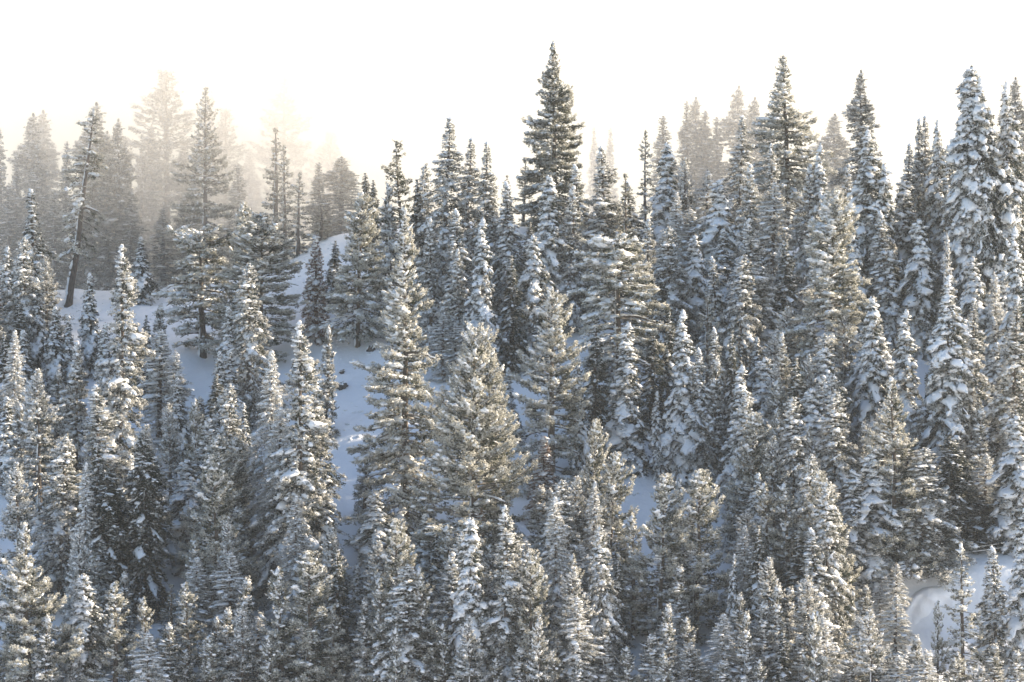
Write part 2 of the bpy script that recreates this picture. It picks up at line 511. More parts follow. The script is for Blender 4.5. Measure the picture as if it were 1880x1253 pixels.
# snow banks heaped along the lower right: rounded lips over steep faces
def snow_bank(pts, depth, face, name):
    u = np.array([p[0] for p in pts], float); v = np.array([p[1] for p in pts], float); dy = np.array([p[2] for p in pts], float)
    us = np.linspace(u[0], u[-1], 70)
    # smooth interpolation of the crest
    vs = np.interp(us, u, v); ds = np.interp(us, u, dy)
    ker = np.array([1, 2, 3, 2, 1.]); ker /= ker.sum()
    vs = np.convolve(np.pad(vs, 2, mode='edge'), ker, 'valid'); ds = np.convolve(np.pad(ds, 2, mode='edge'), ker, 'valid')
    ys = depth + ds
    xs = (us - 940) / F * ys; zs = (626.5 - vs) / F * ys
    sec = [(9, -4.5), (6, -2.0), (3.5, -.55), (2, -.1), (1.0, .02), (.35, -.02), (-.1, -.18), (-.38, -.45), (-.45, -.8), (-.4, -1.15),
           (-.4, -1.7), (-.5, -2.5), (-.75, -3.5), (-1.1, -4.8), (-1.8, -6.5), (-3.0, -8.5)]
    V = []
    n = len(sec)
    for i in range(len(us)):
        e = min(1, i / 7., (len(us) - 1 - i) / 7.) if True else 1
        for j, (a_, b_) in enumerate(sec):
            b2 = b_ * face if b_ < -.5 else b_
            wv = .22 * math.sin(us[i] * .09 + j * .9) + .14 * math.sin(us[i] * .21 - j * 1.7) + .10 * math.sin(us[i] * .05 - j * .6)
            V.append((xs[i] + wv * .6, ys[i] + a_ * 1.0 + wv * (1.2 if j > 7 else .3), zs[i] + b2 - (1 - e) ** 2 * .9 + (wv * .5 if 4 < j else wv * .2)))
    V = np.array(V)
    I, J = np.meshgrid(np.arange(len(us) - 1), np.arange(n - 1), indexing='ij')
    b0 = I * n + J
    Q = np.stack([b0, b0 + 1, b0 + n + 1, b0 + n], -1).reshape(-1, 4)
    o = bpy.data.objects.new(name, make_mesh(name, V, [Q], M_GROUND, True))
    md = o.modifiers.new('smooth', 'SUBSURF'); md.levels = 1; md.render_levels = 1
    o['kind'] = 'structure'
    C.objects.link(o)
    return o
snow_bank([(1545, 1192, -2), (1585, 1160, -1.5), (1625, 1142, -1), (1655, 1128, -.4), (1680, 1090, 0), (1700, 1079, .2), (1740, 1080, .5), (1775, 1090, .8)], 352, 1.0, 'snow_bank')
snow_bank([(1715, 1088, 0), (1745, 1068, .4), (1775, 1056, .7), (1810, 1046, 1), (1850, 1050, 1.4), (1900, 1038, 1.8), (1980, 1030, 2.5)], 355, 1.0, 'snow_bank')
snow_bank([(1790, 1046, 0), (1815, 1026, .6), (1835, 1021, .8), (1880, 1019, 1), (1980, 1010, 2)], 359, .8, 'snow_bank')

# ------------------------------------------------------------------ kinds of tree
CONE = [(0, .85), (.12, 1), (.35, .83), (.6, .57), (.8, .32), (.93, .14), (1, .04)]
COLU = [(0, .80), (.2, 1), (.45, .92), (.65, .71), (.82, .44), (.94, .19), (1, .05)]
PINE = [(0, .55), (.15, .9), (.35, 1), (.6, .84), (.8, .54), (.93, .28), (1, .1)]
SPIRE = [(0, .9), (.2, 1), (.45, .7), (.6, .42), (.72, .2), (.85, .12), (1, .03)]
UMBR = [(0, .2), (.12, .6), (.3, 1), (.55, .93), (.78, .85), (.92, .55), (1, .2)]
FIRK = dict(jit=.36, pads=.8, droop=1.15, up=.35, tuft=.40, per=5, step=.68, spray=.38, blades=9, plaster=.9)
KIND = {
 'F': [(26, 3.0, 1, dict(FIRK, prof=COLU, snow=1.05, lee=.4, frost=.30, blob=1.25, dens=.85)),
       (20, 2.3, 2, dict(FIRK, prof=COLU, snow=1.15, lee=.45, frost=.30, blob=1.15, dens=.9)),
       (22, 2.7, 3, dict(FIRK, prof=CONE, snow=1.2, lee=.45, frost=.35, blob=1.2, dens=.85)),
       (24, 3.2, 5, dict(FIRK, prof=CONE, snow=.9, lee=.35, frost=.40, blob=1.1, dens=.75, droop=.95)),
       (17, 2.4, 6, dict(FIRK, prof=PINE, snow=1.05, lee=.5, frost=.35, blob=1.3, dens=.8)),
       (19, 1.9, 7, dict(FIRK, prof=COLU, snow=.95, lee=.5, frost=.45, blob=1.0, dens=.8, droop=.7)),
       (13, 1.8, 4, dict(FIRK, prof=CONE, snow=1.15, lee=.5, frost=.35, blob=1.0, dens=.9))],
 'C': [(22, 3.0, 11, dict(prof=CONE, droop=.8, pads=.45, up=.6, snow=.85, lee=.18, frost=.58, tuft=.37, per=6, step=.72, blades=8, dens=.85, jit=.36)),
       (16, 2.5, 12, dict(prof=CONE, droop=.75, pads=.4, up=.7, snow=.8, lee=.2, frost=.62, tuft=.36, per=6, step=.68, blades=8, dens=.9, jit=.36)),
       (24, 2.5, 13, dict(prof=COLU, droop=.9, pads=.5, up=.5, snow=.9, lee=.2, frost=.58, tuft=.37, per=5, step=.72, blades=8, dens=.85, jit=.36)),
       (19, 3.2, 15, dict(prof=PINE, droop=.9, pads=.5, up=.5, snow=1.0, lee=.25, frost=.58, tuft=.40, per=5, step=.72, blades=8, dens=.75, jit=.4)),
       (15, 2.6, 16, dict(prof=COLU, droop=.5, pads=.35, up=.9, snow=.7, lee=.2, frost=.62, tuft=.44, per=5, step=.68, blades=8, dens=.8, jit=.4, gap=.08)),
       (11, 1.6, 14, dict(prof=CONE, droop=.5, pads=.35, up=.8, snow=.9, lee=.3, frost=.60, tuft=.36, per=5, step=.5, blades=8, dens=1.))],
 'P': [(28, 4.6, 21, dict(needles='pine', pads=.5, prof=PINE, droop=.40, up=.9, snow=.8, lee=.12, frost=.58, tuft=.50, per=4, step=.8, blades=12, dens=.95, limbs=4, jit=.38, gap=.08, spray=.34, bladew=.062)),
       (20, 3.2, 22, dict(needles='pine', pads=.5, prof=PINE, droop=.30, up=1.0, snow=.7, lee=.12, frost=.58, tuft=.48, per=4, step=.75, blades=12, dens=.95, limbs=3, jit=.38, gap=.1, spray=.34, bladew=.062)),
       (14, 2.3, 23, dict(needles='pine', pads=.5, prof=CONE, droop=.25, up=1.2, snow=.75, lee=.2, frost=.62, tuft=.45, per=4, step=.75, blades=12, dens=1., jit=.4, gap=.1, spray=.32, bladew=.062)),
       (24, 3.4, 24, dict(needles='pine', pads=.5, prof=CONE, droop=.35, up=.9, snow=.75, lee=.1, frost=.58, tuft=.48, per=4, step=.75, blades=12, dens=.95, limbs=3, jit=.4, gap=.12, spray=.34, bladew=.062))],
 'O': [(20, 1.7, 31, dict(needles='pine', prof=CONE, droop=.15, up=.7, snow=.35, lee=.2, frost=.40, tuft=.42, per=4, step=.8, blades=11, dens=.8, jit=.45, gap=.25, spray=.25)),
       (16, 2.4, 32, dict(needles='pine', prof=CONE, droop=.3, up=.5, snow=.5, lee=.2, frost=.58, tuft=.42, per=4, step=.8, blades=11, dens=.7, jit=.45, gap=.2, spray=.25))],
 'R': [(15, 1.6, 41, dict(prof=COLU, droop=.5, pads=.4, up=.3, snow=.6, lee=.4, frost=.88, tuft=.34, per=5, step=.5, blades=7, dens=.75, jit=.35, spray=.22, rimed=True, bladew=.05)),
       (20, 3.2, 42, dict(prof=CONE, droop=.55, pads=.5, up=.3, snow=.7, lee=.35, frost=.85, tuft=.36, per=6, step=.55, blades=7, dens=.6, jit=.3, spray=.26, rimed=True, bladew=.05, bare=.3))],
 'D': [(24, 2.9, 51, dict(FIRK, prof=COLU, snow=.55, lee=.25, frost=.12, blob=1.0, dens=1.15, blades=10)),
       (18, 2.0, 52, dict(FIRK, prof=CONE, snow=.5, lee=.2, frost=.15, blob=1.0, dens=1.1, blades=10))],
 'X': [(12, 1.7, 61, dict(needles='red', prof=CONE, droop=.5, up=.3, snow=.8, lee=.4, frost=.35, tuft=.36, per=6, step=.5, blades=9, dens=.7, spray=.28, rimed=True, bare=.2))],
 'M': [(27, 2.7, 71, dict(jit=.4, prof=COLU, droop=.5, up=.4, snow=.5, lee=.3, frost=.45, tuft=.46, per=5, step=.65, blades=9, dens=.9)),
       (33, 3.9, 72, dict(prof=PINE, droop=.3, up=.7, snow=.4, lee=.2, frost=.40, tuft=.55, per=4, step=.95, blades=10, dens=.8, gap=.12, jit=.45)),
       (22, 1.9, 73, dict(jit=.4, prof=CONE, droop=.5, up=.4, snow=.5, lee=.3, frost=.45, tuft=.42, per=5, step=.6, blades=9, dens=.9))],
}
PROTO = {}
def proto(kind, i):
    if (kind, i) not in PROTO:
        H, R, seed, kw = KIND[kind][i]
        PROTO[kind, i] = gen_tree('conifer', seed, H, R, **kw)
    return PROTO[kind, i]

ROOTS = []
USE = {}
rs = random.Random(5)
def place(P, x, y, hgt, hw, label, cat='tree', name='conifer', lean=0., rz=None, sink=.2, group=None):
    sz = hgt / P['H']; sx = 1.25 * hw / P['R']
    root = bpy.data.objects.new(name, None)
    root.empty_display_size = .5
    root.location = (x, y, float(ground(x, y)) - sink)
    root.rotation_euler = (rs.uniform(-.02, .02), lean, rs.uniform(-.6, .6) if rz is None else rz)
    root.scale = (sx, sx, sz)
    root['label'] = label; root['category'] = cat
    if group: root['group'] = group
    C.objects.link(root)
    for part in ('trunk', 'branches', 'foliage', 'snow'):
        o = bpy.data.objects.new({'snow': 'snow_load'}.get(part, part), P[part])
        o.parent = root; C.objects.link(o)
        if part != 'trunk': o['kind'] = 'stuff'      # twigs, tufts and snow clumps past counting
    for lm, ls in P['limbs']:
        o = bpy.data.objects.new('limb', lm); o.parent = root; C.objects.link(o)
        s_ = bpy.data.objects.new('limb_snow', ls); s_.parent = o; s_['kind'] = 'stuff'; C.objects.link(s_)
    ROOTS.append((root, x, y, hgt, hw))
    return root

# ------------------------------------------------------------------ the trees of the photograph, one row each:
# top pixel u v, foot v, half width, kind, label | options (depth, lean, form)
NAMES = dict(F='snow_laden_fir', C='frosted_fir', P='frosted_pine', O='sparse_conifer', R='rimed_tree', D='dark_fir', X='reddish_conifer', M='misty_conifer')
ROWS = """
55 207 520 32 M pale misty fir, second from the left edge on the skyline | D476
2 235 520 24 M misty fir cut by the left edge of the picture | D475
85 202 520 30 M faint fir in the fog just right of the second misty fir from the left | D495
29 279 520 17 M short misty fir between the edge fir and the second one | D472
118 260 520 17 M slim misty fir with ragged right side, left of the broad foggy fir | D474
169 188 520 36 M broad foggy fir rising directly behind the leaning trunk | D472
148 231 520 14 M narrow foggy fir tucked against the left of the broad foggy one | D474
219 218 520 24 M blunt misty fir right of the leaning tree | D472
258 247 520 14 M short pale fir top in the gap beside the blunt misty fir | D495
276 228 520 24 M misty fir on the left of the tall foggy pine | D505
309 129 530 52 M tallest foggy pine on the left with ragged broad crown | D500 I1
343 262 520 26 M foggy fir between the tall foggy pine and the tiered sharp pine | D500
415 199 520 36 M washed-out fir right behind the tiered sharp pine | D515
389 164 520 22 M barely visible fir tip just right of the tiered sharp pine | D545
465 270 500 22 M thin ghostly fir in the bright fog left of the snow knoll | D540
520 140 480 42 M ghostly tall conifer dissolving in the brightest fog | D535 I1
600 240 470 34 M faintest ghost of a conifer above the snow knoll | D545
200 330 540 22 M shaded misty fir standing right of the leaning trunk | D470
240 350 535 24 M dim fir trunk and crown under the blunt misty fir | D468
300 380 530 24 M dim thicket fir behind the flat-topped pine, left side | D466
340 360 525 24 M dim thicket fir directly behind the flat-topped pine | D470
20 340 540 26 M dim fir in the fog at the left edge, below the skyline | D468
100 350 540 24 M dim fir standing behind the snow-plastered bent fir | D468
62 345 612 44 F snow-plastered bent fir with bare lower trunk near the left edge |
14 450 650 26 F small snow-plastered fir at the left edge, shaded |
587 297 425 20 M pale thin fir behind the small snowy tree on the knoll | D468
627 286 415 32 M misty fir on the crest right of the snow knoll | D466
587 372 437 20 O small snowy tree standing on top of the snow knoll |
525 265 470 28 O second of three dark-stemmed trees left of the snow knoll | D458
501 233 470 26 O tallest of three dark-stemmed trees left of the snow knoll | D460
547 315 468 26 O bushiest and shortest of three dark-stemmed trees beside the knoll | D456
673 317 560 20 D narrow dark spire with two tips above the crest | D450
685 330 560 16 D right-hand twin tip of the narrow dark spire | D449
810 213 560 36 C tall fir with snow-plastered left flank, left of centre on the skyline |
851 251 560 28 C blunt frosted fir right of the tall fir with snowy left flank |
891 259 570 26 C thin-tipped fir, last before the gap left of the tallest pine |
959 294 450 16 O slender sparse fir standing in the sky gap left of the tallest pine | D458
926 320 470 12 O thinnest sparse fir tip beside the slender one in the sky gap | D459
935 331 600 26 F narrow snow-white fir below the two sparse tips in the sky gap |
1092 232 440 13 M faint ghost spire right of the tallest pine, left one of two | D530
1115 235 440 15 M faint ghost spire right of the tallest pine, right one of two | D530
1103 267 560 42 C bushy frosted fir right beside the tallest pine |
1142 317 560 24 O ragged fir with one branch reaching right into the sky |
1184 238 440 22 O thin open tree with a bare needle-like spire on the skyline | D457
1216 261 520 32 F dark snow-spotted fir right of the thin open spire |
1222 213 470 26 M misty fir rising behind the dark snow-spotted fir | D495
1261 186 480 20 M left-hand narrow column of the foggy group right of centre | D500
1277 178 480 24 M tallest narrow column of the foggy group right of centre | D505
1296 203 480 24 M third foggy column from the left in the group right of centre | D503
1320 215 480 22 M fourth foggy column from the left, shorter, right of centre | D503
1349 157 480 27 M high pointed foggy fir left of the broad-shouldered pine | D505
1385 178 480 26 M foggy fir hugging the left of the broad-shouldered pine | D498
1352 210 500 30 C frosted fir in front of the high pointed foggy fir |
1321 328 560 38 F shaded fir hung with long snow pads, below the foggy group |
1296 309 520 26 R fine-twigged frosty fir below the foggy columns |
1240 350 560 32 R fine-twigged grey fir below the dark snow-spotted fir |
1270 380 560 30 R pale twiggy fir between the shaded fir and the grey one |
1000 321 600 32 F fir thick with snow at the foot of the tallest pine, left |
1050 340 600 34 C frosted fir at the foot of the tallest pine, right |
1104 357 540 28 C frosted fir showing above the flat-topped pine with the snowy limb |
1527 208 500 30 M misty fir between the broad-shouldered pine and the tall thin column | D490
1580 128 430 24 M tall thin column of a tree, top pale with mist, right skyline | D472
1592 238 600 44 F big shaded fir below the tall thin column, snow in tiers |
1619 300 620 28 F snowy fir pressed against the right of the big tiered one |
1685 216 560 20 C dark-tipped fir, left one of a skyline trio on the right |
1696 210 560 24 C paler fir, middle one of a skyline trio on the right |
1722 220 570 28 F snow-capped fir, right one of a skyline trio on the right |
1809 142 640 38 F right-hand twin of the great snow-laden fir | 
1849 150 640 40 F snow-laden fir at the right edge of the skyline, right of the great twin firs |
1868 141 600 24 M pale misty spire against the right edge of the picture | D475
1660 330 580 30 F shaded fir under the dip in the skyline on the right |
1750 330 600 30 F shaded fir between the skyline trio and the great snow-laden fir |
1480 300 560 30 C frosted fir under the right shoulder of the broad-shouldered pine |
1420 330 560 28 R rimed fir under the left shoulder of the broad-shouldered pine |
1380 300 560 30 C fir with snow on its left, left of the broad-shouldered pine's foot |
1550 300 540 26 C grey frosted fir between the broad-shouldered pine and the tiered fir |
1629 385 640 28 F slim snowy fir in front of the big tiered one |
1643 457 650 27 F small sharp fir in the blue shade of the right slope |
1868 415 760 36 F bright-sided snowy fir at the right edge, mid height |
1690 400 660 34 F broad blue-shaded fir right of the small sharp one |
1790 470 700 32 F blue-shaded fir below the great snow-laden twin |
1830 520 730 28 F blue-shaded fir between the rimed spire and the right edge |
1570 420 640 28 F blue-shaded fir behind the crooked rimed pine, right side |
1440 440 680 36 D dark shaded fir left of the crooked rimed pine |
1372 400 700 46 C lit broad fir right of centre, glowing on its right side |
1318 469 700 22 F slim shaded fir left of the lit broad fir |
1280 430 640 28 F shaded fir with round snow humps, upper right of centre |
1229 415 650 42 C golden conical fir behind the flat-topped pine's right limbs |
1185 400 620 30 C frosted fir just left of the golden conical fir |
1212 480 660 24 D dark fir in the gap under the golden conical one |
72 262 530 22 M misty fir between the second fir from the left and the slim ragged one | D470
192 240 530 24 M misty fir close on the right of the broad foggy fir | D476
238 262 530 20 M narrow misty fir between the blunt misty fir and the short pale top | D473
360 300 530 24 M misty fir low behind the tiered sharp pine, left side | D480
440 300 500 26 M misty fir right of the tiered sharp pine, low on the crest | D478
1195 600 800 30 D dark fir in the shade right of the fir with snow pillows |
1228 565 790 24 D dark slim fir left of the tall snow-packed fir |
1088 590 840 32 D dark fir in the shade between the two centre pines, lower |
1062 650 880 22 F shaded narrow fir right of the gold-rimmed pine's foot |
1410 262 540 26 C thin-tipped fir left of the broad-shouldered pine, just below its shoulder |
1500 262 560 28 F snowy fir right of the broad-shouldered pine, below the misty fir |
1655 262 570 26 C pointed fir in the dip of the right skyline, left of the trio |
1745 265 590 26 F snowy fir in the notch left of the great snow-laden fir |
1830 250 620 30 F snowy fir wedged low between the great twin and its right neighbour |
1255 290 520 28 C pointed fir below the narrow foggy columns, right of the dark snow-spotted fir |
1160 330 540 26 F snowy fir below the ragged fir with one branch |
1065 300 560 26 F snowy fir on the right flank of the tallest pine |
905 330 570 26 F snowy fir under the thin-tipped fir beside the sky gap |
775 300 560 26 C frosted fir left of the tall fir with snowy left flank |
715 340 560 22 C frosted fir below the skyline pine's reaching limb |
100 560 720 24 F snowy small fir at the upper end of the left snow slope |
195 590 760 24 F snowy small fir left of the big dark green fir's middle |
290 560 720 22 C small frosted fir on the open snow left of the flat-topped left pine |
330 690 860 24 F snow-loaded sapling under the lilac-grey trees |
420 560 740 26 F shaded fir right under the flat-topped left pine |
163 498 690 24 F slim snowy fir below the leaning trunk |
259 432 556 22 F slim white fir on the open snow, left |
214 448 905 50 C big dark green fir with gold edge and snow tiers, left |
457 482 770 42 C frosted fir with fine golden tiers, right of the flat-topped left pine |
480 389 665 64 P heavy dark pine left of the open snow strip |
443 375 640 30 P blue-grey pine top left of the heavy dark pine |
581 430 625 24 X thin reddish fir beside the open snow strip |
611 441 560 20 D small dark fir on the snow, right of the thin reddish fir |
128 575 720 18 F thin white fir at the left, below the leaning trunk |
137 625 905 36 C lit fir right of the thin white fir at the left |
70 677 960 38 C lit fir with dark core near the left edge, mid height |
176 705 1060 58 C broad gold-edged fir in front of the big dark green one |
313 739 960 28 C slim golden fir standing before blue-shaded snow, left |
361 777 880 18 F tiny snow-covered fir in the blue hollow, left |
397 728 930 28 C snow-dusted fir at the right of the blue hollow |
295 603 820 34 R twiggy lilac-grey tree on the blue snow, left one of two |
329 641 830 22 R twiggy lilac-grey tree on the blue snow, right one of two |
32 744 910 24 C short lit fir close to the left edge |
262 578 740 20 D dark slim fir behind the big dark green one |
48 603 770 28 F white-plastered fir at the left, above the lit fir with dark core |
8 610 820 26 D shaded fir on the left edge, mid height |
370 725 850 24 F bowed snow-buried sapling under the flat-topped left pine |
262 779 1020 34 C lit fir beside the black-green fir, lower left |
425 640 800 28 F blue-shaded fir at the foot of the golden-tiered fir |
540 588 1100 60 C tall dark fir of the left centre clump, snow lumps on green |
600 602 800 20 C lit fir with dead limbs stretching right over the open snow |
500 640 1000 48 R snow-white tree on the left flank of the left centre clump |
515 745 1060 52 R rimed tree with fine horizontal twigs, left centre |
580 700 1090 56 F wide dark-bodied fir leaning over the open snow from the left |
671 803 950 20 C small lit fir at the bottom of the open snow patch |
937 672 820 20 F slim snowy fir between two big pines in the centre |
910 640 1000 42 P right-hand shoulder pine of the massive centre pine |
815 572 700 22 R frosty small conifer right behind the giant centre pine |
838 590 700 18 R paler sapling top, middle one of three behind the massive pine |
857 575 700 18 R rimed thin spire, right one of three behind the massive pine |
838 382 640 26 F shaded fir with snow pads below the blunt frosted fir |
841 455 680 26 C frosted fir in front of the shaded one, above the three rimed tips |
885 398 690 34 F large blue-shaded fir above the massive centre pine |
975 430 660 30 F blue-shaded fir left of the centre pine with gold rim |
940 470 680 28 D black-shaded fir in the gap above the slim snowy centre fir |
790 400 640 28 C grey frosted fir behind the giant centre pine's upper right |
765 330 560 24 D dark frosted fir behind the skyline pine with the reaching limb |
1151 589 865 42 F fir bulging with snow pillows in front of the flat-topped centre pine |
1257 567 885 40 F tall snow-packed fir with lit crest, centre right |
1285 637 890 22 F narrow snow-packed fir right against the tall lit-crested one |
1214 715 885 18 F slim snowy fir beside the small blue clearing |
1299 541 760 32 O bowed tree arching to the right under its snow |
1307 659 890 24 C small golden fir right of the narrow snow-packed one |
1321 599 860 20 F shaded snowy fir behind the small golden one |
1344 608 860 22 D dark fir next to the small golden one |
1366 668 950 42 F dense snow-padded fir, right of centre in the mid slope |
1396 616 770 22 F snow-tipped fir behind the dense snow-padded one |
1434 610 860 30 C fir with frosted fringe right of the dense snow-padded one |
1477 650 900 26 C small lit fir between two snowy ones in the right mid slope |
1493 710 970 42 F tiered snowy fir with pale sides, right mid slope |
1490 568 780 22 C lit slim fir at the foot of the crooked rimed pine, left |
1546 568 790 30 C lit fir at the foot of the crooked rimed pine, right |
1600 544 865 32 F fir with golden top and white sides right of the crooked pine |
1664 566 870 40 F fir with rosy rimed tip and heavy white skirts |
1736 504 905 46 F big snow-clad fir crowned by a thin rimed spire |
1742 428 700 12 R thin rimed spire rising out of the big snow-clad fir |
1782 546 870 30 C grey-green fir right of the big snow-clad one |
1830 498 740 18 R bright rimed slim tree near the right edge |
1856 543 905 38 C glowing frosted fir at the right edge |
1642 690 1060 50 P wide pine with snow-bent left limb, right mid slope |
1709 661 905 31 C slim golden fir between the wide pine and the dark hollow |
1795 750 930 26 C bent lit fir leaning in front of the dark hollow, right |
1754 763 930 24 C short fir with white tip left of the bent lit one |
1584 776 970 22 C slim lit fir left of the wide pine |
1745 800 1000 44 D black-green fir filling the dark hollow on the right |
1810 830 990 26 R tall pale rimed strip of a tree beside the right edge |
1795 900 1000 40 D dark fir behind the cables |
1866 760 1005 40 F snowy fir half cut by the right edge above the snow bank |
1840 850 1005 34 D dark fir between the pale strip of a tree and the right edge |
33 849 1135 42 C snow-capped fir at the left edge above the big foreground pine |
211 1067 1310 42 P conical golden pine, third along the bottom from the left |
150 1052 1300 38 F bottom fir with pink-lit tip and snow slab, right of the foreground pine |
268 1095 1290 30 P pine sapling with upright candle tip at the bottom, left |
306 1069 1230 24 O thin lit fir behind the candle-tipped sapling |
347 841 1045 40 F drooping fir draped in smooth snow, lower left |
359 1020 1200 48 R twiggy frosted broad bush in the shade, bottom left |
394 1134 1290 22 C small sharp fir at the bottom, right of the twiggy bush |
425 1010 1220 32 R rimed open tree right of the twiggy bush |
449 1062 1270 30 C lit slim fir in front of the rimed open tree |
271 795 1125 46 D black-green fir, the darkest tree, lower left |
200 860 1130 50 D dark shaded fir left of the darkest tree |
185 986 1140 24 R grey rimed slim fir at the foot of the dark shaded fir |
110 800 1100 52 C wide lit fir left of the dark shaded fir |
377 1172 1320 28 P tufted pine sapling at the very bottom, left |
340 1190 1320 30 P bushy pine sapling next to the tufted one at the bottom |
609 967 1190 33 C fir wearing a round snow cap, lower centre left |
543 906 1150 40 R rimed fir below the one with horizontal twigs |
510 1041 1310 46 P left golden dense pine at the bottom |
566 1015 1310 52 P right golden dense pine at the bottom, taller |
498 1152 1310 26 C small lit fir in front of the golden dense pines |
697 1060 1300 34 P pine with a fat furry leader, bottom centre left |
738 1034 1330 54 C pale rimed fir at the bottom between two furry-tipped pines |
775 1041 1320 40 P pine with curling furry shoots, bottom centre left |
852 950 1310 36 F slim snowy spire at the bottom centre |
878 917 1110 24 X reddish rimed fir behind the bottom centre spire |
923 925 1310 48 C tall frosted fir right of the reddish rimed one, bottom |
671 1100 1290 24 C small white-edged fir left of the furry leader pine |
692 903 1080 34 F blue-shaded fir in the dark gap below the giant centre pine |
661 1034 1180 20 F tiny shaded fir in the dark gap, bottom |
785 940 1110 34 F shaded snowy fir behind the curling-shoot pine |
1114 834 1125 40 P lit pine with snow slabs on the left, lower centre |
1085 774 1080 30 P open-topped pine touching the lit pine, lower centre |
1209 874 1190 46 P pine with straight dark trunk, lower centre right |
1277 866 1180 50 P dense golden pine right of the dark-trunked one |
1252 877 1130 20 C pale twin tip left of the dense golden pine |
1159 944 1170 38 P pine with hooked white branch ends left of the dark-trunked one |
1038 879 1010 24 C small lit fir behind the hooked branch pine |
988 894 1080 30 C fir with snow tufts right of the massive centre pine's foot |
992 1003 1140 26 X reddish tree with thin rime, lower centre |
1016 950 1140 24 O thin dark-stemmed fir beside the lower reddish tree |
1049 1041 1300 42 C lit fir with white left flank, bottom centre |
1107 1140 1310 28 C small dark-stemmed fir at the bottom, right of centre |
1232 1115 1270 22 R white fluffy sapling under the dark-trunked pine |
1365 962 1170 38 R rimed fir glowing gold, lower right of centre |
1346 1013 1200 15 F slim white sapling left of the glowing rimed fir |
1325 1124 1310 54 R wide bush-like rimed tree at the bottom right of centre |
997 800 950 28 X reddish dying tree right of the massive centre pine |
1021 1169 1320 26 R small rimed tree at the bottom edge, left of centre line |
1194 1165 1320 34 C frosted sapling at the bottom, under the dark-trunked pine |
1399 865 1070 30 F snowy fir above the glowing rimed fir |
1444 886 1140 44 P dark green pine with snow ledges, lower right |
1534 939 1160 40 P pine with furry top right of the snow-ledged one |
1499 967 1210 32 F pillowed fir between the two lower right pines |
1644 1032 1190 22 R snow-crusted spire standing left of the snow bank |
1646 1089 1270 28 R rimed pine spreading in front of the snow bank's left end |
1618 1072 1170 14 R stubby frosted sapling left of the snow-crusted spire |
1720 1102 1290 19 P gold-green pine in front of the snow bank |
1826 1000 1260 28 F big shaded fir rising across the snow bank, right |
1874 930 1270 36 F snowy fir cut by the right edge across the snow bank |
1690 820 1045 58 C broad fir crusted with snow above the snow bank |
1722 934 1050 34 C lit fir with dark stem right above the snow bank |
1466 1165 1310 30 C frosted sapling in the lower right foreground |
1822 1183 1320 30 C lit sapling top at the bottom right |
1568 1165 1310 38 P bushy pine at the bottom, left of the snow bank's foot |
1399 1107 1300 30 C dark-sided fir at the bottom, right of the bush-like tree |
1421 1075 1290 26 C lit fir behind the dark-sided bottom one |
1496 1120 1300 24 P slim bottom pine below the pillowed fir |
1587 1075 1200 24 C fir between the furry-topped pine and the snow bank |
1682 1168 1330 26 C short frosted fir right in front of the snow bank's rounded nose |
1636 1198 1335 22 P low tufted pine beside the rimed pine's foot, bottom right |
1700 1196 1340 26 C low fir in front of the gold-green pine at the bottom edge |
1655 1200 1340 24 F snowy low fir at the bottom edge under the rimed pine |
1752 1205 1340 24 P low tufted pine at the bottom edge left of the curled-limb pine |
1612 1188 1330 26 C low frosted fir below the left end of the snow bank |
1865 1195 1340 26 C low frosted fir in the bottom right corner |
1268 1178 1335 36 C lit low fir at the bottom, right of the white fluffy sapling |
1150 1185 1335 30 P low tufted pine at the bottom between two frosted saplings, right of centre |
1245 1040 1220 28 C short fir in the shade between the dark-trunked pine and the golden one |
1798 1224 1340 22 C tiny fir tip at the bottom edge, far right |
1610 830 1080 44 F white-skirted fir left of the broad snow-crusted one |
1560 860 1080 34 F shaded fir behind the furry-topped pine |
620 1010 1240 34 D dark fir behind the golden dense pines |
"""
HEROES = """
175 195 562 40 lean
377 159 470 62 tier
372 425 655 76 flat
657 352 637 64 multi
736 257 545 44 reach
742 375 1010 84 giant
871 600 1110 92 massive
1016 74 600 58 tallest
1012 528 905 66 rim
1133 430 790 80 limb
1444 101 520 68 broad
1787 118 640 42 great
1515 345 780 60 crook
1767 996 1280 38 curl
52 958 1320 78 fore
"""
HL = dict(
 lean='misty pine with a long dark trunk leaning right, left of the open snow',
 tier='sharp open pine with long curved limbs in tiers, in front of the fog',
 flat='flat-topped pine with snowy spreading limbs on the open slope, left',
 multi='lit bushy pine on two dark trunks above the open snow patch',
 reach='dark skyline pine with one snowy limb reaching left',
 giant='giant pine, gold on its right side, beside the open snow patch',
 massive='massive green-gold pine right of the giant one, centre',
 tallest='tallest dark pine, its bare-tipped crown alone against the white sky',
 rim='pine with gold-rimmed tufts and snow-lined limbs, centre',
 limb='flat-topped pine with a thick snow-covered limb bending left, centre right',
 broad='broad-shouldered pine with a misty pointed top, right skyline',
 great='great snow-laden fir, highest on the right skyline',
 crook='crooked rimed pine with snow-covered limbs curling left, right of centre',
 curl='open young pine with curled limbs standing before the snow bank',
 fore='big foreground pine with tufted gold needles, bottom left corner')
PN = dict(needles='pine', pads=.6, tuft=.48, blades=12, spray=.32, bladew=.062)
